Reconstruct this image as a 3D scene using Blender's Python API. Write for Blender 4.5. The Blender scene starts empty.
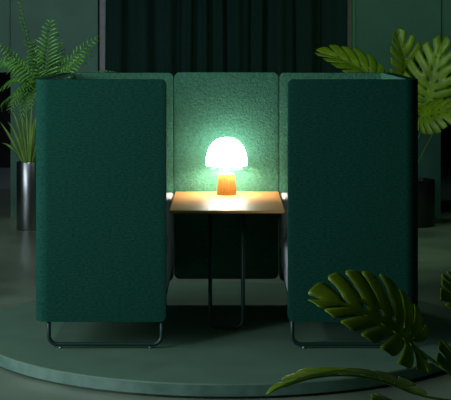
import bpy, bmesh, math, random
from mathutils import Vector, Matrix
random.seed(7)
SC = bpy.context.scene
COL = SC.collection
PI = math.pi

# ------------------------------------------------------------------ helpers
def lin(r, g, b):
    f = lambda c: (c/255)/12.92 if c/255 <= .04045 else (((c/255)+.055)/1.055)**2.4
    return (f(r), f(g), f(b), 1)

CAMH, F, VX, VY = 1.64, 1450.0, 227.0, 32.4
def at(px, py, Y):
    return Vector(((px-VX)/F*Y, Y, CAMH-(py-VY)/F*Y))

def tag(o, label=None, cat=None, group=None, kind=None):
    if label: o['label'] = label
    if cat: o['category'] = cat
    if group: o['group'] = group
    if kind: o['kind'] = kind
    return o

def empty(name, loc, label, cat, group=None):
    o = bpy.data.objects.new(name, None); COL.objects.link(o)
    o.location = loc; o.empty_display_size = .1
    return tag(o, label, cat, group)

def link(name, me, mats, parent=None, smooth=True, origin=None):
    """world-space mesh -> object; origin = where its pivot sits"""
    if parent is not None: origin = parent_world(parent)
    origin = Vector(origin) if origin is not None else Vector((0, 0, 0))
    me.transform(Matrix.Translation(-origin))
    for m in (mats if isinstance(mats, (list, tuple)) else [mats]): me.materials.append(m)
    if smooth:
        me.polygons.foreach_set('use_smooth', [True]*len(me.polygons))
    me.update()
    o = bpy.data.objects.new(name, me); COL.objects.link(o)
    if parent is not None: o.parent = parent
    else: o.location = origin
    return o

def parent_world(p):
    v = Vector((0, 0, 0))
    while p is not None:
        v += p.location; p = p.parent
    return v

def from_bm(name, bm, mats, parent=None, smooth=True, origin=None):
    bmesh.ops.recalc_face_normals(bm, faces=bm.faces[:])
    me = bpy.data.meshes.new(name); bm.to_mesh(me); bm.free()
    return link(name, me, mats, parent, smooth, origin)

def struct(o): return tag(o, kind='structure')

def box(bm, x0, x1, y0, y1, z0, z1):
    v = [bm.verts.new(p) for p in ((x0,y0,z0),(x1,y0,z0),(x1,y1,z0),(x0,y1,z0),(x0,y0,z1),(x1,y0,z1),(x1,y1,z1),(x0,y1,z1))]
    for f in ((0,3,2,1),(4,5,6,7),(0,1,5,4),(1,2,6,5),(2,3,7,6),(3,0,4,7)):
        bm.faces.new([v[i] for i in f])

def bevel(o, w, seg=3, ang=40):
    m = o.modifiers.new('bevel', 'BEVEL'); m.width = w; m.segments = seg
    m.limit_method = 'ANGLE'; m.angle_limit = math.radians(ang)
    m.harden_normals = False
    return o

def autosmooth(o, ang=40):
    me = o.data
    bm = bmesh.new(); bm.from_mesh(me)
    for e in bm.edges:
        if len(e.link_faces) == 2 and e.calc_face_angle(0) > math.radians(ang): e.smooth = False
    bm.to_mesh(me); bm.free()
    return o

def tube(bm, pts, r, n=10, closed=False, cap=True):
    """r a number or a list of radii"""
    pts = [Vector(p) for p in pts]; N = len(pts)
    rr = r if isinstance(r, (list, tuple)) else [r]*N
    rings = []; up = None
    for i, p in enumerate(pts):
        a = pts[i-1] if i > 0 else (pts[-1] if closed else p)
        b = pts[(i+1) % N] if (i < N-1 or closed) else p
        t = (b-a).normalized()
        if up is None:
            up = t.orthogonal().normalized()
        up = (up - t*up.dot(t))
        up = up.normalized() if up.length > 1e-6 else t.orthogonal().normalized()
        s = t.cross(up)
        rings.append([bm.verts.new(p + (up*math.cos(2*PI*k/n) + s*math.sin(2*PI*k/n))*rr[i]) for k in range(n)])
    for i in range(N if closed else N-1):
        A, B = rings[i], rings[(i+1) % N]
        for k in range(n): bm.faces.new((A[k], A[(k+1)%n], B[(k+1)%n], B[k]))
    if cap and not closed:
        bm.faces.new(rings[0]); bm.faces.new(rings[-1])

def lathe(bm, prof, c, n=32):
    """prof = [(radius, z)], about vertical axis through c"""
    rings = []
    for r, z in prof:
        if r < 1e-5: rings.append([bm.verts.new((c[0], c[1], z))])
        else: rings.append([bm.verts.new((c[0]+r*math.cos(2*PI*k/n), c[1]+r*math.sin(2*PI*k/n), z)) for k in range(n)])
    for A, B in zip(rings[:-1], rings[1:]):
        for k in range(n):
            a0, a1 = A[k % len(A)], A[(k+1) % len(A)]
            b0, b1 = B[k % len(B)], B[(k+1) % len(B)]
            f = []
            for v in (a0, a1, b1, b0):
                if v not in f: f.append(v)
            if len(f) > 2: bm.faces.new(f)

def bez(a, b, c, n=12):
    a, b, c = Vector(a), Vector(b), Vector(c)
    return [a*(1-t)**2 + b*2*t*(1-t) + c*t*t for t in (i/n for i in range(n+1))]

def round_path(pts, r, seg=6):
    """polyline with filleted inner corners"""
    pts = [Vector(p) for p in pts]; out = [pts[0]]
    for a, b, c in zip(pts[:-2], pts[1:-1], pts[2:]):
        u = (a-b).normalized(); v = (c-b).normalized()
        ang = u.angle(v); d = r/math.tan(ang/2)
        p0 = b+u*d; p1 = b+v*d
        ctr = b + (u+v).normalized()*(r/math.sin(ang/2))
        for i in range(seg+1):
            t = i/seg
            w = (p0-ctr).lerp(p1-ctr, t).normalized()*r if seg < 3 else ((p0-ctr)*math.sin((1-t)*(PI-ang)) + (p1-ctr)*math.sin(t*(PI-ang)))/math.sin(PI-ang)
            out.append(ctr + w)
    out.append(pts[-1]); return out

# ------------------------------------------------------------------ materials
def mat(name, color, rough=.5, metal=0., spec=.5):
    m = bpy.data.materials.new(name); m.use_nodes = True
    b = m.node_tree.nodes['Principled BSDF']
    b.inputs['Base Color'].default_value = color
    b.inputs['Roughness'].default_value = rough
    b.inputs['Metallic'].default_value = metal
    b.inputs['Specular IOR Level'].default_value = spec
    return m

def nodes(m):
    nt = m.node_tree
    return nt, nt.nodes['Principled BSDF']

def noise_mat(name, c1, c2, scale=(1,1,1), nscale=5., rough=.5, metal=0., bump=0., bscale=None, bdist=.01, lo=.3, hi=.7, spec=.5, detail=4., rough2=None):
    m = mat(name, c1, rough, metal, spec); nt, b = nodes(m)
    tc = nt.nodes.new('ShaderNodeTexCoord'); mp = nt.nodes.new('ShaderNodeMapping')
    mp.inputs['Scale'].default_value = scale
    nt.links.new(tc.outputs['Object'], mp.inputs['Vector'])
    n = nt.nodes.new('ShaderNodeTexNoise'); n.inputs['Scale'].default_value = nscale; n.inputs['Detail'].default_value = detail
    nt.links.new(mp.outputs['Vector'], n.inputs['Vector'])
    r = nt.nodes.new('ShaderNodeValToRGB')
    r.color_ramp.elements[0].position = lo; r.color_ramp.elements[0].color = c1
    r.color_ramp.elements[1].position = hi; r.color_ramp.elements[1].color = c2
    nt.links.new(n.outputs['Fac'], r.inputs['Fac']); nt.links.new(r.outputs['Color'], b.inputs['Base Color'])
    if rough2 is not None:
        mr = nt.nodes.new('ShaderNodeMapRange'); mr.inputs['From Min'].default_value = lo; mr.inputs['From Max'].default_value = hi
        mr.inputs['To Min'].default_value = rough; mr.inputs['To Max'].default_value = rough2
        nt.links.new(n.outputs['Fac'], mr.inputs['Value']); nt.links.new(mr.outputs['Result'], b.inputs['Roughness'])
    if bump:
        n2 = nt.nodes.new('ShaderNodeTexNoise'); n2.inputs['Scale'].default_value = bscale or nscale; n2.inputs['Detail'].default_value = 3
        nt.links.new(mp.outputs['Vector'], n2.inputs['Vector'])
        bp = nt.nodes.new('ShaderNodeBump'); bp.inputs['Strength'].default_value = bump; bp.inputs['Distance'].default_value = bdist
        nt.links.new(n2.outputs['Fac'], bp.inputs['Height']); nt.links.new(bp.outputs['Normal'], b.inputs['Normal'])
    return m

M = {}
M['wall'] = noise_mat('wall_green', lin(34,82,66), lin(44,96,78), nscale=3., rough=.55, bump=.15, bscale=14., bdist=.01)
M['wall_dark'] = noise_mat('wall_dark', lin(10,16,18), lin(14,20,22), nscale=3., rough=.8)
M['ceil'] = noise_mat('ceiling_paint', lin(40,52,48), lin(46,60,54), nscale=3., rough=.9)
M['floor'] = noise_mat('floor_concrete', lin(94,110,95), lin(126,140,122), nscale=2.2, rough=.28, rough2=.42, bump=.06, bscale=20., bdist=.01, detail=8.)
M['plat_top'] = noise_mat('platform_top', lin(86,116,98), lin(94,124,106), nscale=5., rough=.5, rough2=.6)
M['plat_rim'] = noise_mat('platform_rim', lin(74,106,94), lin(98,130,118), nscale=16., spec=.8, rough=.36, detail=8.)
M['trim_grey'] = noise_mat('trim_grey', lin(104,106,108), lin(120,122,124), nscale=20., rough=.7)
M['trim_black'] = mat('trim_black', lin(8,10,10), .8)
M['trim_green'] = mat('trim_green', lin(56,120,82), .5)
M['steel_blue'] = mat('baseboard_bluegrey', lin(60,78,88), .5)
M['fabric_out'] = noise_mat('fabric_cool_lit', lin(16,62,52), lin(27,80,68), scale=(.45,.45,1.4), nscale=130., rough=.95, bump=.5, bscale=90., bdist=.004, lo=.35, hi=.65, spec=.1)  # outer faces: cool, dim room light put into the cloth colour
M['fabric_in'] = noise_mat('fabric_lamplit_boucle', lin(60,110,91), lin(79,136,112), nscale=80., rough=.95, bump=.75, bscale=85., bdist=.009, lo=.3, hi=.7, spec=.1)  # same cloth inside: warm lamp light put into a greener, lighter colour
M['grey'] = noise_mat('fabric_light_grey', lin(200,200,208), lin(214,214,220), nscale=120., rough=.9, bump=.3, bscale=120., bdist=.003, spec=.1)
M['tube'] = mat('powder_coated_tube', lin(20,52,46), .38, 0., .5)
M['glide'] = mat('glide_steel', lin(150,155,155), .3, .8)
M['brass'] = mat('brass', lin(226,190,120), .3, .9)
M['pot_dark'] = mat('pot_dark_chrome', lin(150,152,156), .3, 1.)
M['pot_matte'] = mat('pot_matte_black', lin(44,48,48), .25, .6)
M['soil'] = noise_mat('soil', lin(30,24,18), lin(52,40,30), nscale=60., rough=1., bump=1., bscale=60.)
M['curtain'] = noise_mat('curtain_velvet', lin(6,32,27), lin(12,42,36), scale=(1,1,.3), nscale=120., rough=.9, bump=.3, bscale=160., bdist=.003, spec=.2)
M['stem'] = mat('petiole_green', lin(104,148,66), .4)
M['rachis'] = mat('rachis_green', lin(78,104,46), .5)

def leaf_mat(name, c1, c2, ns, rough=.4, trans=.3):
    m = noise_mat(name, c1, c2, nscale=ns, rough=rough, lo=.3, hi=.7)
    nt, b = nodes(m)
    tr = nt.nodes.new('ShaderNodeBsdfTranslucent'); mx = nt.nodes.new('ShaderNodeMixShader')
    mx.inputs['Fac'].default_value = trans
    src = b.inputs['Base Color'].links[0].from_socket
    nt.links.new(src, tr.inputs['Color'])
    out = nt.nodes['Material Output']
    nt.links.new(b.outputs['BSDF'], mx.inputs[1]); nt.links.new(tr.outputs['BSDF'], mx.inputs[2])
    nt.links.new(mx.outputs['Shader'], out.inputs['Surface'])
    return m
M['monstera'] = leaf_mat('monstera_leaf', lin(92,124,16), lin(134,164,30), 9.)
M['fern'] = leaf_mat('fern_leaflet', lin(50,110,32), lin(96,156,56), 22.)
M['spiky'] = leaf_mat('spiky_blade', lin(84,130,50), lin(140,176,84), 6., .45, .15)

def wood_mat(name, c1, c2, axis_scale, rough=.4):
    m = mat(name, c1, rough); nt, b = nodes(m)
    tc = nt.nodes.new('ShaderNodeTexCoord'); mp = nt.nodes.new('ShaderNodeMapping')
    mp.inputs['Scale'].default_value = axis_scale
    nt.links.new(tc.outputs['Object'], mp.inputs['Vector'])
    n = nt.nodes.new('ShaderNodeTexNoise'); n.inputs['Scale'].default_value = 6.; n.inputs['Detail'].default_value = 6.; n.inputs['Distortion'].default_value = .6
    nt.links.new(mp.outputs['Vector'], n.inputs['Vector'])
    r = nt.nodes.new('ShaderNodeValToRGB')
    r.color_ramp.elements[0].position = .3; r.color_ramp.elements[0].color = c1
    r.color_ramp.elements[1].position = .7; r.color_ramp.elements[1].color = c2
    nt.links.new(n.outputs['Fac'], r.inputs['Fac']); nt.links.new(r.outputs['Color'], b.inputs['Base Color'])
    bp = nt.nodes.new('ShaderNodeBump'); bp.inputs['Strength'].default_value = .15; bp.inputs['Distance'].default_value = .003
    nt.links.new(n.outputs['Fac'], bp.inputs['Height']); nt.links.new(bp.outputs['Normal'], b.inputs['Normal'])
    return m
M['oak'] = wood_mat('oak_table', lin(192,128,68), lin(218,160,98), (1.2, 14, 14), .42)
M['oak_dark'] = wood_mat('oak_edge', lin(120,84,44), lin(150,108,62), (1.2, 14, 14), .5)
M['oak_base'] = wood_mat('oak_lamp_base', lin(142,102,40), lin(176,134,66), (26, 26, 1.4), .4)

def emit_mat(name, color, strength):
    m = bpy.data.materials.new(name); m.use_nodes = True
    b = m.node_tree.nodes['Principled BSDF']
    b.inputs['Base Color'].default_value = (.9, .9, .88, 1)
    b.inputs['Roughness'].default_value = .3
    b.inputs['Emission Color'].default_value = color
    b.inputs['Emission Strength'].default_value = strength
    return m
M['opal'] = emit_mat('opal_glass_lit', (1, .97, .88, 1), 12.5)
M['glow'] = emit_mat('bulb_glow', (1, .86, .66, 1), 190.0)
M['ring'] = mat('ring_bronze', lin(34,38,28), .5, 0.)
M['oak'].node_tree.nodes['Principled BSDF'].inputs['Specular IOR Level'].default_value = .35
# ------------------------------------------------------------------ the room
FZ = -.072                     # floor level; platform top is z = 0
YW = 13.4                      # green back wall
bm = bmesh.new(); box(bm, -5, 5, -1.5, 16.4, FZ-.1, FZ); struct(from_bm('floor', bm, M['floor'], smooth=False))
bm = bmesh.new(); box(bm, -5, 5, -1.5, 16.4, 3.3, 3.4); struct(from_bm('ceiling', bm, M['ceil'], smooth=False))
bm = bmesh.new()
box(bm, -2.0, -1.195, YW, YW+.2, FZ, 3.3); box(bm, 1.185, 1.975, YW, YW+.2, FZ, 3.3)
box(bm, -1.195, 1.185, YW+.12, YW+.2, FZ, 3.3)                    # recess behind the curtain
box(bm, -5, -2.012, YW+.03, YW+.2, 1.27, 3.3); box(bm, 1.99, 5, YW+.03, YW+.2, 1.27, 3.3)
box(bm, -2.012, -2.0, YW+.06, YW+.2, 1.27, 3.3); box(bm, 1.975, 1.99, YW+.06, YW+.2, 1.27, 3.3)
box(bm, -5, -3.2, YW+.03, YW+.2, FZ, 1.27); box(bm, 3.2, 5, YW+.03, YW+.2, FZ, 1.27)
struct(from_bm('wall_back', bm, M['wall'], smooth=False))
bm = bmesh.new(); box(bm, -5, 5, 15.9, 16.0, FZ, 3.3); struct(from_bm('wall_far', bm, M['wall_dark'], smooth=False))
bm = bmesh.new(); box(bm, -5, 5, 15.85, 15.9, FZ, .16); struct(from_bm('baseboard_far', bm, M['steel_blue'], smooth=False))
bm = bmesh.new(); box(bm, 4.9, 5, -1.5, 15.9, FZ, 3.3); struct(from_bm('wall_right', bm, M['wall'], smooth=False))
bm = bmesh.new(); box(bm, -5, 5, -1.6, -1.5, FZ, 3.3); struct(from_bm('wall_front', bm, M['wall'], smooth=False))
WY0, WY1, WZ0, WZ1 = 2.6, 8.8, .9, 3.0
bm = bmesh.new()
box(bm, -5, -4.9, -1.5, WY0, FZ, 3.3); box(bm, -5, -4.9, WY1, 15.9, FZ, 3.3)
box(bm, -5, -4.9, WY0, WY1, FZ, WZ0); box(bm, -5, -4.9, WY0, WY1, WZ1, 3.3)
struct(from_bm('wall_left', bm, M['wall'], smooth=False))
bm = bmesh.new()
for y in (WY0, (WY0+WY1)/2, WY1): box(bm, -4.97, -4.93, y-.03, y+.03, WZ0, WZ1)
for z in (WZ0, WZ1): box(bm, -4.97, -4.93, WY0, WY1, z-.03, z+.03)
struct(from_bm('added_window_1', bm, M['trim_black'], smooth=False))  # unseen window, added so the key light enters from the left
# trims that frame the curtain recess
bm = bmesh.new(); box(bm, -1.195, -1.178, YW+.02, YW+.12, FZ, 3.3); struct(from_bm('trim_1', bm, M['trim_black'], smooth=False))
bm = bmesh.new(); box(bm, -1.178, -1.108, YW-.02, YW+.12, FZ, 3.3); o = struct(from_bm('trim_2', bm, M['trim_grey'], smooth=False)); bevel(o, .02)
bm = bmesh.new(); box(bm, 1.093, 1.157, YW-.02, YW+.12, FZ, 3.3); o = struct(from_bm('trim_3', bm, M['trim_grey'], smooth=False)); bevel(o, .02)
bm = bmesh.new(); box(bm, 1.157, 1.185, YW-.01, YW+.12, FZ, 3.3); o = struct(from_bm('trim_4', bm, M['trim_green'], smooth=False)); bevel(o, .006)

# curtain: soft pleats of uneven width
def curtain():
    x0, x1 = -1.115, 1.10
    xs = []; x = x0
    folds = []
    while x < x1:
        w = random.uniform(.13, .33); folds.append((x, w, random.uniform(.6, 1.))); x += w
    n = 330; cols = []
    for i in range(n+1):
        x = x0 + (x1-x0)*i/n
        for a, w, h in folds:
            if a <= x <= a+w: break
        u = (x-a)/w
        y = -.10*h*math.sin(PI*u)**.75 - .012*math.sin(2*PI*u*2+h*9)
        cols.append((x, y))
    zs = [FZ+.012, .5, 1.1, 1.7, 2.3, 3.28]
    bm = bmesh.new(); grid = []
    for j, z in enumerate(zs):
        grid.append([bm.verts.new((x + .006*math.sin(z*2.1+x*9), 13.375 + y*(1.0-.1*math.sin(z*1.3+x*5)), z)) for x, y in cols])
    for r0, r1 in zip(grid[:-1], grid[1:]):
        for i in range(n): bm.faces.new((r0[i], r0[i+1], r1[i+1], r1[i]))
    o = from_bm('curtain', bm, M['curtain'])
    s = o.modifiers.new('thick', 'SOLIDIFY'); s.thickness = .006
    return tag(o, 'dark green pleated floor-length curtain hanging behind the booth', 'curtain')
curtain()

# round platform
PC, PR = (0.0, 8.15), 1.39
bm = bmesh.new()
lathe(bm, [(0, FZ), (PR-.03, FZ), (PR-.03, FZ+.011), (PR-.003, FZ+.012), (PR, FZ+.015), (PR, -.006), (PR-.006, 0), (0, 0)], PC, 160)
for f in bm.faces:
    c = f.calc_center_median()
    f.material_index = 0 if c.z > -.004 else 1
plat = from_bm('round_platform', bm, [M['plat_top'], M['plat_rim']], origin=(PC[0], PC[1], FZ))
autosmooth(plat, 30)
tag(plat, 'low round grey-green platform on the concrete floor under the booth', 'platform')

# ------------------------------------------------------------------ booth
ZB, ZT = .142, 1.396
YF, YB = 7.5, 8.80
TH = .06
def shell_mesh(path, th, z0, z1, r, round0=True, round1=True):
    """path: plan-view centre line (x,y); wall of thickness th, rounded free ends"""
    P = [Vector((p[0], p[1])) for p in path]
    # resample ends finely for rounded corners
    d = [0]
    for a, b in zip(P[:-1], P[1:]): d.append(d[-1]+(b-a).length)
    T = d[-1]
    s_list = sorted(set([round(x, 5) for x in d] + [round(r*(1-math.cos(k*PI/16)), 5) for k in range(9)] * 1 + [round(T-r*(1-math.cos(k*PI/16)), 5) for k in range(9)]))
    def pos(s):
        for i in range(len(d)-1):
            if s <= d[i+1]+1e-9:
                t = (s-d[i])/max(d[i+1]-d[i], 1e-9); return P[i].lerp(P[i+1], t), i
        return P[-1], len(d)-2
    def normal(s):
        e = .004
        a, _ = pos(max(0, s-e)); b, _ = pos(min(T, s+e))
        t = (b-a).normalized(); return Vector((-t.y, t.x))
    bm = bmesh.new(); rows = []
    for s in s_list:
        p, _ = pos(s); nn = normal(s)
        ins = 0
        if round0 and s < r: ins = r-math.sqrt(max(0, r*r-(r-s)**2))
        if round1 and T-s < r: ins = r-math.sqrt(max(0, r*r-(r-(T-s))**2))
        a = p+nn*th/2; b = p-nn*th/2
        rows.append([bm.verts.new((a.x, a.y, z0+ins)), bm.verts.new((a.x, a.y, z1-ins)), bm.verts.new((b.x, b.y, z1-ins)), bm.verts.new((b.x, b.y, z0+ins))])
    for A, B in zip(rows[:-1], rows[1:]):
        for k in range(4):
            f = bm.faces.new((A[k], A[(k+1)%4], B[(k+1)%4], B[k]))
            f.material_index = 1 if k == 0 else 0
    f0 = bm.faces.new(rows[0]); f1 = bm.faces.new(rows[-1])
    return bm

def arc_plan(pts, r, seg=10):
    return [(p.x, p.y) for p in round_path([Vector((x, y, 0)) for x, y in pts], r, seg)]

def rounded_box(name, x0, x1, y0, y1, z0, z1, r, m, parent):
    bm = bmesh.new(); box(bm, x0, x1, y0, y1, z0, z1)
    o = from_bm(name, bm, m, parent); bevel(o, r, 4); return o

def sofa(side, label):
    s = side                                     # -1 or +1
    root = empty('booth_sofa', (s*.65, 8.15, 0), label, 'sofa', None)
    xi, xo = .3155, .997
    if s < 0:
        pl = [(-xi, YF+TH/2), (-xo+TH/2, YF+TH/2), (-xo+TH/2, YB-TH/2), (-.3235, YB-TH/2)]
        path = arc_plan(pl, .045)
        bm = shell_mesh([p for p in path][::-1], TH, ZB, ZT, .03)
    else:
        pl = [(xi, YF+TH/2), (xo-TH/2, YF+TH/2), (xo-TH/2, YB-TH/2), (.3155, YB-TH/2)]
        path = arc_plan(pl, .045)
        bm = shell_mesh(path, TH, ZB, ZT, .03)
    sh = from_bm('privacy_shell', bm, [M['fabric_out'], M['fabric_in']], root); bevel(sh, .009, 3, 50)
    xa, xb = (.321, .92)
    X = lambda a, b: (min(s*a, s*b), max(s*a, s*b))
    rounded_box('seat_base', *X(xa+.004, xb), YF+.068, YB-.07, .235, .34, .012, M['grey'], root)
    rounded_box('seat_cushion', *X(xa, xb-.08), YF+.066, YB-.38, .341, .46, .025, M['grey'], root)
    rounded_box('backrest', *X(xb-.075, xb), YF+.066, YB-.07, .341, .69, .02, M['grey'], root)
    rounded_box('arm_pad', *X(xa-.002, xb-.08), YB-.375, YB-.066, .341, .677, .018, M['grey'], root)
    for y in (YF+.028, YB-.12):
        a, b = X(.339 if y < 8 else .42, .925)
        pts = round_path([(a, y, .234 if y > 8 else .20), (a, y, .021), (b, y, .021), (b, y, .234 if y > 8 else .20)], .045, 8)
        bm = bmesh.new(); tube(bm, pts, .011, 12)
        lg = from_bm('sled_leg', bm, M['tube'], root)
        for x in (a+.06, b-.06):
            bm = bmesh.new(); lathe(bm, [(0, .0), (.009, .0), (.009, .009), (.004, .0105), (0, .0105)], (x, y), 14)
            from_bm('glide', bm, M['glide'], lg)
    for x in (s*.336, s*.92):
        bm = bmesh.new(); tube(bm, [(x, YF+.066, .222), (x, YB-.067, .222)], .0105, 10)
        from_bm('rail', bm, M['tube'], root)
    return root
sofa(-1, 'high-walled green fabric booth sofa on the side with the slim chrome pot')
sofa(1, 'high-walled green fabric booth sofa on the side with the split-leaf plants')

# centre back screen between the sofas
bm = shell_mesh([(-.3195, YB-TH/2), (.3115, YB-TH/2)], TH, ZB+.012, ZT+.002, .035)
for f in bm.faces: f.material_index = 0
sc = from_bm('privacy_screen', bm, [M['fabric_in']], origin=(-.004, YB-TH/2, 0)); bevel(sc, .009, 3, 50)
tag(sc, 'green upholstered middle screen behind the lit lamp, joining both booth sofas', 'screen')

# table
TT = .682
TY = 7.80
tb = empty('cantilever_table', (0, 7.95, 0), 'oak-topped table with a dark U-shaped tube leg between the two sofas', 'table')
bm = bmesh.new(); box(bm, -.311, .311, TY, YB-TH-.004, TT-.016, TT)
top = from_bm('tabletop', bm, M['oak'], tb, smooth=False); bevel(top, .003, 2)
bm = bmesh.new(); box(bm, -.28, .28, TY+.08, YB-TH-.004, TT-.03, TT-.0165)
from_bm('underframe', bm, M['tube'], tb, smooth=False)
pts = round_path([(-.092, 7.95, TT-.031), (-.092, 7.95, .022), (.088, 7.95, .022), (.088, 7.95, TT-.031)], .045, 8)
bm = bmesh.new(); tube(bm, pts, .0115, 12); lg = from_bm('sled_leg', bm, M['tube'], tb)
bm = bmesh.new(); lathe(bm, [(0, 0), (.01, 0), (.01, .009), (0, .0105)], (-.03, 7.95), 14); from_bm('glide', bm, M['glide'], lg)

# lamp
LC = (-.003, 8.57)
lp = empty('table_lamp', (LC[0], LC[1], TT), 'small glowing mushroom lamp with white dome shade on the table', 'lamp')
z = TT+.0005
bm = bmesh.new(); lathe(bm, [(0, z), (.056, z), (.059, z+.004), (.058, z+.03), (.0495, z+.118), (.0475, z+.123), (.040, z+.1245), (0, z+.1245)], LC, 40)
b = from_bm('base', bm, M['oak_base'], lp); autosmooth(b, 45)
bm = bmesh.new(); lathe(bm, [(.026, z+.125), (.026, z+.129), (.015, z+.132), (.015, z+.190), (.02, z+.192), (0, z+.194)], LC, 24)
from_bm('neck', bm, M['brass'], lp)
bm = bmesh.new()
tube(bm, [(LC[0]+.088*math.cos(2*PI*k/48), LC[1]+.088*math.sin(2*PI*k/48), z+.152) for k in range(48)], .0013, 8, closed=True)
for k in range(3):
    c_, s_ = math.cos(2*PI*k/3+.4), math.sin(2*PI*k/3+.4)
    tube(bm, [(LC[0]+.013*c_, LC[1]+.013*s_, z+.152), (LC[0]+.088*c_, LC[1]+.088*s_, z+.152)], .001, 6)
from_bm('shade_ring', bm, M['ring'], lp)
zs = z+.1715; H = .162; R = .1235
prof = [(R-.006, zs), (R, zs+.003)]
for k in range(1, 15):
    a = k/14*PI/2
    prof.append((R*(math.cos(a)**.80)*(1-.03*math.sin(a)) if k < 14 else 0, zs+.003+H*math.sin(a)**.86))
bm = bmesh.new(); lathe(bm, prof, LC, 56)
shd = from_bm('lamp_shade', bm, M['opal'], lp)
s_ = shd.modifiers.new('thick', 'SOLIDIFY'); s_.thickness = .004; s_.offset = -1
bm = bmesh.new(); bmesh.ops.create_uvsphere(bm, u_segments=20, v_segments=12, radius=.03, matrix=Matrix.Translation((LC[0], LC[1], zs+.045)))
from_bm('bulb', bm, M['glow'], lp)

# ------------------------------------------------------------------ plants
def catmull(P, n):
    P = [P[0]] + list(P) + [P[-1]]; out = []
    seg = len(P)-3
    for i in range(n+1):
        t = i/n*seg; k = min(int(t), seg-1); u = t-k
        a, b, c, d = P[k:k+4]
        out.append(tuple(.5*((2*b[j]) + (-a[j]+c[j])*u + (2*a[j]-5*b[j]+4*c[j]-d[j])*u*u + (-a[j]+3*b[j]-3*c[j]+d[j])*u**3) for j in range(2)))
    return out
OUT = catmull([(0, .02), (-.13, .2), (-.16, .55), (.02, .88), (.25, 1.0), (.48, .93), (.68, .72), (.84, .42), (1.0, 0.0)], 400)
def outline(t):
    return OUT[max(0, min(400, int(round(t*400))))]

def monstera_leaf(plant, P, T, N, hw, crown, bend=.7, fold=.25, curl=.25, n=9, ctrl=None, seed=0, hole=True, gap0=.82, slit=.44, pr=.0048):
    """P petiole joint, T leaf tip, N rough upper-side normal, hw half width"""
    rnd = random.Random(seed)
    P, T, N = Vector(P), Vector(T), Vector(N)
    c = (T-P); ch = c.length; c.normalize()
    nn = (N - c*N.dot(c)).normalized()
    X = c*math.cos(bend/2)+nn*math.sin(bend/2); Z = nn*math.cos(bend/2)-c*math.sin(bend/2); Y = Z.cross(X)
    L = ch*(bend/2)/math.sin(bend/2) if abs(bend) > 1e-3 else ch
    def pt(x, y, dz=0):
        u = x                                        # fraction of length
        th = bend*u
        px = L/bend*math.sin(th); pz = -L/bend*(1-math.cos(th))
        nx, nz = math.sin(th), math.cos(th)
        q = abs(y)
        h = fold*q*hw - curl*q*q*hw + dz
        return P + X*(px+nx*h) + Z*(pz+nz*h) + Y*(y*hw*math.sqrt(max(.2, 1-.5*fold*fold)))
    S = [0, .10, .17, .24, .32, slit, slit+.1, .72, .86, .95, 1.]
    bm = bmesh.new()
    for sd in (-1, 1):
        for i in range(n):
            tc = (i+.5)/n*.98; hf = .49/n
            gap = rnd.uniform(gap0, gap0+.09) if i > 0 else .93
            W = [1, 1, rnd.uniform(.6, .8) if hole and 0 < i < n-1 else 1, 1, 1, 1, gap+.06, gap, gap*.97, gap*.9, gap*.62]
            reach = rnd.uniform(.94, 1.03); wob = rnd.uniform(-.03, .03)
            rows = []
            for s, w in zip(S, W):
                row = []
                for v in (-1, -.5, 0, .5, 1):
                    t = max(0, min(1, tc+v*hf*w))
                    tl = max(0, min(1, tc+v*hf))
                    m = .88*max(0, (t-.2)/.8)**2.2
                    e = outline(t)
                    ss = s*reach if s > .5 else s
                    x = m+(e[0]-m)*ss - .10*ss*(1-ss)*(1 if t > .2 else 0)
                    y = e[1]*ss
                    dz = hw*(.022*(1-v*v)*min(1, s*3)*(1-.3*s) + wob*s)
                    row.append(bm.verts.new(pt(x, sd*y, dz)))
                rows.append(row)
            for A, B in zip(rows[:-1], rows[1:]):
                for k in range(4):
                    try: bm.faces.new((A[k], A[k+1], B[k+1], B[k]))
                    except ValueError: pass
    bmesh.ops.remove_doubles(bm, verts=bm.verts[:], dist=.0012)
    bmesh.ops.dissolve_degenerate(bm, dist=1e-5, edges=bm.edges[:])
    lf = from_bm('leaf', bm, M['monstera'], plant)
    so = lf.modifiers.new('thick', 'SOLIDIFY'); so.thickness = .0016; so.offset = 0
    # petiole runs into the midrib
    crown = Vector(crown)
    if ctrl is None: ctrl = crown.lerp(P, .55)+Vector((0, 0, .25*(P-crown).length))
    pts = bez(crown, ctrl, P, 14)
    rad = [pr]*len(pts)
    for k in range(1, 11):
        u = k/11*.93; pts.append(pt(u, 0, -.002)); rad.append(pr*(1-u*.8)*.75)
    bm = bmesh.new(); tube(bm, pts, rad, 8)
    from_bm('petiole', bm, M['stem'], lf)
    return lf

def pot(plant, c, z0, prof, m, soil_r, soil_z):
    bm = bmesh.new(); lathe(bm, [(r, z0+h) for r, h in prof], c, 44)
    p = from_bm('pot', bm, m, plant); autosmooth(p, 45)
    bm = bmesh.new(); lathe(bm, [(0, z0+soil_z-.02), (soil_r, z0+soil_z-.02), (soil_r, z0+soil_z), (0, z0+soil_z+.01)], c, 24)
    from_bm('soil', bm, M['soil'], plant)

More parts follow.
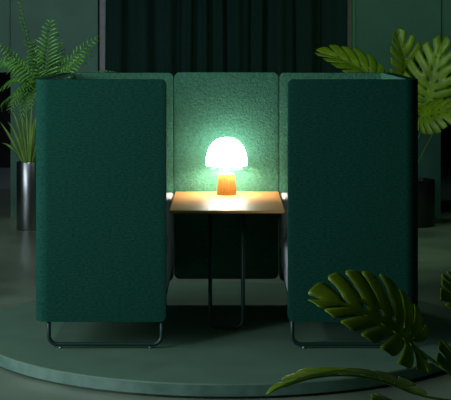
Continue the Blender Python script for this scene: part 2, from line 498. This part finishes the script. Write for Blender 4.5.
# --- slim chrome pot with spiky leaves (behind, beside the dark doorway)
SPY = 12.6
sp = empty('spiky_plant', at(29, 231, SPY)*1 - Vector((0, 0, 0)), 'spiky-leaved plant in a tall slim chrome pot on the concrete floor', 'plant')
sp.location.z = FZ
cx = sp.location.x; cy = SPY
pot(sp, (cx, cy), FZ, [(0, 0), (.104, 0), (.107, .006), (.107, .585), (.104, .59), (.098, .59), (.096, .5), (0, .5)], M['pot_dark'], .095, .54)
def blade(plant, a, b, c, w, seed):
    pts = bez(a, b, c, 12)
    bm = bmesh.new(); rows = []
    for i, p in enumerate(pts):
        t = i/12; ww = w*(.55+1.2*t*(1-t))*(1-t**4)+.0006
        tg = (pts[min(12, i+1)]-pts[max(0, i-1)]).normalized()
        sd = tg.cross(Vector((0.25*math.sin(seed*1.7), 1, .1))).normalized()
        nm = sd.cross(tg)
        rows.append([bm.verts.new(p-sd*ww), bm.verts.new(p-nm*ww*.45), bm.verts.new(p+sd*ww)])
    for A, B in zip(rows[:-1], rows[1:]):
        for k in (0, 1): bm.faces.new((A[k], A[k+1], B[k+1], B[k]))
    o = from_bm('leaf', bm, M['spiky'], plant)
    so = o.modifiers.new('thick', 'SOLIDIFY'); so.thickness = .0018; so.offset = 0
tips = [(0, 122, 0), (2, 143, .1), (13, 112, -.05), (20, 107, .1), (26, 108, 0), (32, 104, -.1), (38, 108, .05), (46, 120, -.05), (8, 122, -.15), (52, 135, .1), (23, 118, .2), (35, 118, -.2)]
for i, (px, py, dy) in enumerate(tips):
    T = at(px, py, SPY+dy)
    a = Vector((cx+(T.x-cx)*.14, cy+dy*.3, FZ+.54))
    b = a.lerp(T, .5)+Vector((0, 0, .06+.03*(i % 3)))
    blade(sp, a, b, T, .015, i)

# --- fern on a tall planter behind the booth
FY = 10.9
fx = -1.27
fern = empty('potted_fern', (fx, FY, FZ), 'feathery fern with arching fronds behind the booth, above the spiky plant', 'fern')
pot(fern, (fx, FY), FZ, [(0, 0), (.12, 0), (.125, .006), (.14, 1.0), (.136, 1.005), (.128, 1.005), (.124, .95), (0, .95)], M['pot_matte'], .125, .97)
def frond(a, b, c, wmax, wdir, n=26, droop=.25, seed=0, sharp=.8, curl=0.):
    rnd = random.Random(seed)
    base = Vector((fx+(a.x-fx)*.2, FY, FZ+.97))
    pre = bez(base, base.lerp(a, .5)+Vector((0, 0, .03)), a, 5)
    pts = pre[:-1] + bez(a, b, c, n)
    k0 = len(pre)-1
    bm = bmesh.new(); wd = Vector(wdir).normalized()
    N = len(pts)
    for i in range(k0, N):
        t = (i-k0)/(N-1-k0)
        tg = (pts[min(N-1, i+1)]-pts[i-1]).normalized()
        side = (wd - tg*wd.dot(tg)).normalized()
        nm = side.cross(tg)
        ln = wmax*(min(1, .45+2.2*t))*(1-t)**.55*1.05+.004
        for sd in (-1, 1):
            l = ln*rnd.uniform(.85, 1.1)
            d = (side*sd + tg*sharp + nm*rnd.uniform(-.25, .25) + side*rnd.uniform(-.15, .15)).normalized()
            p0 = pts[i]; w = .005+.04*l
            q = []
            for s_ in (0, .3, .65, 1):
                ctr = p0 + d*l*s_ + Vector((0, 0, -droop*l*s_*s_)) + nm*curl*l*s_*s_
                ww = w*(.55 if s_ == 0 else 1 if s_ < .5 else .8 if s_ < .9 else .08)
                q.append((bm.verts.new(ctr-tg*ww), bm.verts.new(ctr+tg*ww)))
            for A, B in zip(q[:-1], q[1:]): bm.faces.new((A[0], A[1], B[1], B[0]))
    o = from_bm('frond', bm, M['fern'], fern)
    so = o.modifiers.new('thick', 'SOLIDIFY'); so.thickness = .0012; so.offset = 0
    bm = bmesh.new(); tube(bm, pts, [.004*(1-.7*i/N) for i in range(N)], 6)
    from_bm('rachis', bm, M['rachis'], o)
    return o
A = lambda px, py, dy=0: at(px, py, FY+dy)
FR = [  # start, control, tip, leaflet length, width direction
 ((40, 84), (27, 40, .05), (17, -8, .1), .065, (.35, 1, .15), 34, .1),
 ((44, 84), (47, 55, -.05), (51, 18, 0), .135, (1, .15, .2), 24, .15),
 ((47, 84), (66, 62, 0), (99, 36, .1), .115, (-.3, .3, 1), 26, .35),
 ((50, 86), (68, 74, -.1), (84, 54, -.1), .095, (-.4, .5, 1), 20, .3),
 ((38, 86), (22, 62, -.1), (-4, 40, -.2), .10, (.3, .5, .8), 24, .45),
 ((36, 88), (18, 66, .1), (-2, 92, .1), .10, (.2, 1, .4), 24, .4),
 ((38, 90), (24, 78, -.2), (9, 112, -.3), .10, (1, .2, .2), 24, .4),
 ((40, 92), (24, 86, -.3), (21, 122, -.4), .085, (1, .2, .3), 22, .4),
 ((37, 90), (26, 60, .2), (2, 62, .3), .10, (.2, .5, 1), 24, .4),
 ((42, 88), (36, 66, -.1), (32, 40, -.2), .10, (1, .4, .3), 22, .3),
 ((42, 90), (30, 80, -.25), (30, 112, -.4), .08, (1, .1, .4), 20, .4),
 ((52, 88), (62, 74, .2), (70, 60, .3), .08, (.8, .4, .6), 18, .3),
 ((60, 92), (88, 66, .1), (116, 72, .1), .045, (.2, 1, .4), 24, .2),
 ((38, 92), (10, 84, .1), (-6, 118, .1), .10, (.6, .6, .3), 22, .4),
 ((36, 80), (16, 52, .15), (-8, 62, .2), .09, (.3, .3, 1), 22, .5),
 ((38, 92), (30, 72, -.3), (12, 96, -.4), .10, (1, .2, .5), 22, .5),
 ((44, 86), (56, 66, .1), (62, 40, .1), .09, (1, .3, .3), 22, .3),
 ((46, 88), (40, 72, -.35), (36, 100, -.5), .08, (1, .1, .4), 20, .4),
]
for i, (a, b, c, w, wd, n, dr) in enumerate(FR):
    frond(A(*a), A(*b), A(*c), w*1.3, wd, int(n*.68), dr, i+3)

# --- split-leaf plant in the low dark pot behind the booth
MY = 12.85
mx = at(415, 225, MY).x
mon = empty('potted_monstera', (mx, MY, FZ), 'tall split-leaf monstera in a low dark pot behind the booth', 'plant')
pot(mon, (mx, MY), FZ, [(0, 0), (.17, 0), (.175, .006), (.175, .405), (.172, .41), (.162, .41), (.16, .36), (0, .36)], M['pot_matte'], .162, .375)
CR = Vector((mx-.07, MY, FZ+.375))
B = lambda px, py, dy=0: at(px, py, MY+dy)
def ml(P, T, N, hw, **k): return monstera_leaf(mon, P, T, N, hw, CR+Vector((random.uniform(-.05, .05), random.uniform(-.05, .05), 0)), **k)
ml(B(407, 82, -.35), B(394, 27, -.30), (.5, -.85, .1), .23, bend=.5, fold=.6, curl=.3, seed=11, gap0=.72, n=9)
ml(B(427, 106, -.5), B(444, 31, -.35), (-.1, -1, .15), .26, bend=.35, fold=.15, curl=.2, seed=12, gap0=.72, n=10)
ml(B(446, 84, -.2), B(470, 104, -.5), (.2, -.8, .6), .15, bend=.7, seed=13)
ml(B(421, 116, -.6), B(466, 112, -.8), (.05, -.85, .5), .18, bend=.8, fold=.1, curl=.5, seed=14)
ml(B(376, 80, -.6), B(312, 52, -.5), (.2, -.6, .75), .21, bend=.7, fold=.4, curl=.3, seed=15, ctrl=B(396, 100, -.4))
ml(B(470, 92, 0), B(448, 118, .1), (0, -.9, .3), .16, bend=.6, seed=16)

# --- split-leaf plant standing on the floor in front of the platform
GY = 5.75
gx = 1.17
mf = empty('potted_monstera', (gx, GY, FZ), 'split-leaf monstera reaching in from beside the platform, in front of the booth', 'plant')
pot(mf, (gx, GY), FZ, [(0, 0), (.13, 0), (.135, .006), (.15, .28), (.147, .285), (.138, .285), (.135, .24), (0, .24)], M['pot_matte'], .135, .25)
CF = Vector((gx, GY, FZ+.26))
G = lambda px, py, dy=0: at(px, py, GY+dy)
def mg(P, T, N, hw, **k): return monstera_leaf(mf, P, T, N, hw, CF+Vector((random.uniform(-.05, .05), random.uniform(-.05, .05), 0)), **k)
mg(G(409, 342, -.25), G(302, 297, -.30), (.2, -.5, .85), .235, bend=.75, fold=.46, curl=.3, n=10, seed=21, ctrl=G(440, 372, -.1), slit=.36, pr=.008)
mg(G(398, 387, -.35), G(263, 398, -.5), (0, .2, 1), .13, bend=.9, fold=.4, curl=.2, seed=22, ctrl=G(440, 408, -.2))
mg(G(470, 388, -.3), G(434, 364, -.5), (-.3, -.7, .6), .16, bend=.6, seed=23)
mg(G(476, 308, 0), G(440, 303, -.2), (-.2, -.8, .5), .16, bend=.6, seed=24)
mg(G(414, 418, -.6), G(372, 412, -.8), (.1, -.3, .9), .12, bend=.7, seed=25, ctrl=G(450, 430, -.3))

# ------------------------------------------------------------------ light
def area(name, loc, target, sx, sy, power, color):
    l = bpy.data.lights.new(name, 'AREA'); l.shape = 'RECTANGLE'; l.size = sx; l.size_y = sy
    l.energy = power; l.color = color
    o = bpy.data.objects.new(name, l); COL.objects.link(o); o.location = loc
    o.rotation_euler = (Vector(target)-Vector(loc)).to_track_quat('-Z', 'Y').to_euler()
    return o
def spot(name, loc, target, power, color, deg=50, blend=.6, r=.08):
    l = bpy.data.lights.new(name, 'SPOT'); l.energy = power; l.color = color
    l.spot_size = math.radians(deg); l.spot_blend = blend; l.shadow_soft_size = r
    o = bpy.data.objects.new(name, l); COL.objects.link(o); o.location = loc
    o.rotation_euler = (Vector(target)-Vector(loc)).to_track_quat('-Z', 'Y').to_euler()
    return o
area('left_key_light', (-4.88, (WY0+WY1)/2, (WZ0+WZ1)/2), (0, 7.6, .6), 6.0, 2.0, 220, (.80, .95, 1.0))  # added area light, unseen source brightening the scene from the left
spot('back_left_fill_spot', (-1.6, 9.6, 3.25), (-1.5, 12.4, .9), 190, (.85, 1, .98), 75, .9, .2)  # added spot without a fixture, brightens the left wall and plants
spot('ceiling_spot_back_right', (1.7, 9.8, 3.25), (1.6, 12.4, .9), 140, (.68, 1, .64), 100, .9, .2)
spot('front_fill_spot', (-2.5, 5.2, 3.25), (-.3, 7.5, .4), 165, (.85, 1, .95), 84, .9, .25)  # added spot without a fixture, fills the booth fronts and near leaves
spot('ceiling_spot_behind', (0, 10.4, 3.25), (0, 9.2, 0), 60, (.85, 1, .9), 60, .9, .2)

w = bpy.data.worlds.new('world'); SC.world = w; w.use_nodes = True
w.node_tree.nodes['Background'].inputs['Color'].default_value = (.01, .02, .018, 1)
w.node_tree.nodes['Background'].inputs['Strength'].default_value = .45

# ------------------------------------------------------------------ camera
cam = bpy.data.cameras.new('camera'); co = bpy.data.objects.new('camera', cam); COL.objects.link(co)
co.location = (0, 0, CAMH); co.rotation_euler = (PI/2, 0, 0)
cam.sensor_width = 36; cam.sensor_fit = 'HORIZONTAL'; cam.lens = F/451*36
cam.shift_x = -(VX-225.5)/451; cam.shift_y = -(200-VY)/451
SC.camera = co
SC.view_settings.view_transform = 'Standard'; SC.view_settings.look = 'None'
SC.view_settings.gamma = 1; SC.view_settings.exposure = 0; SC.view_settings.use_curve_mapping = False
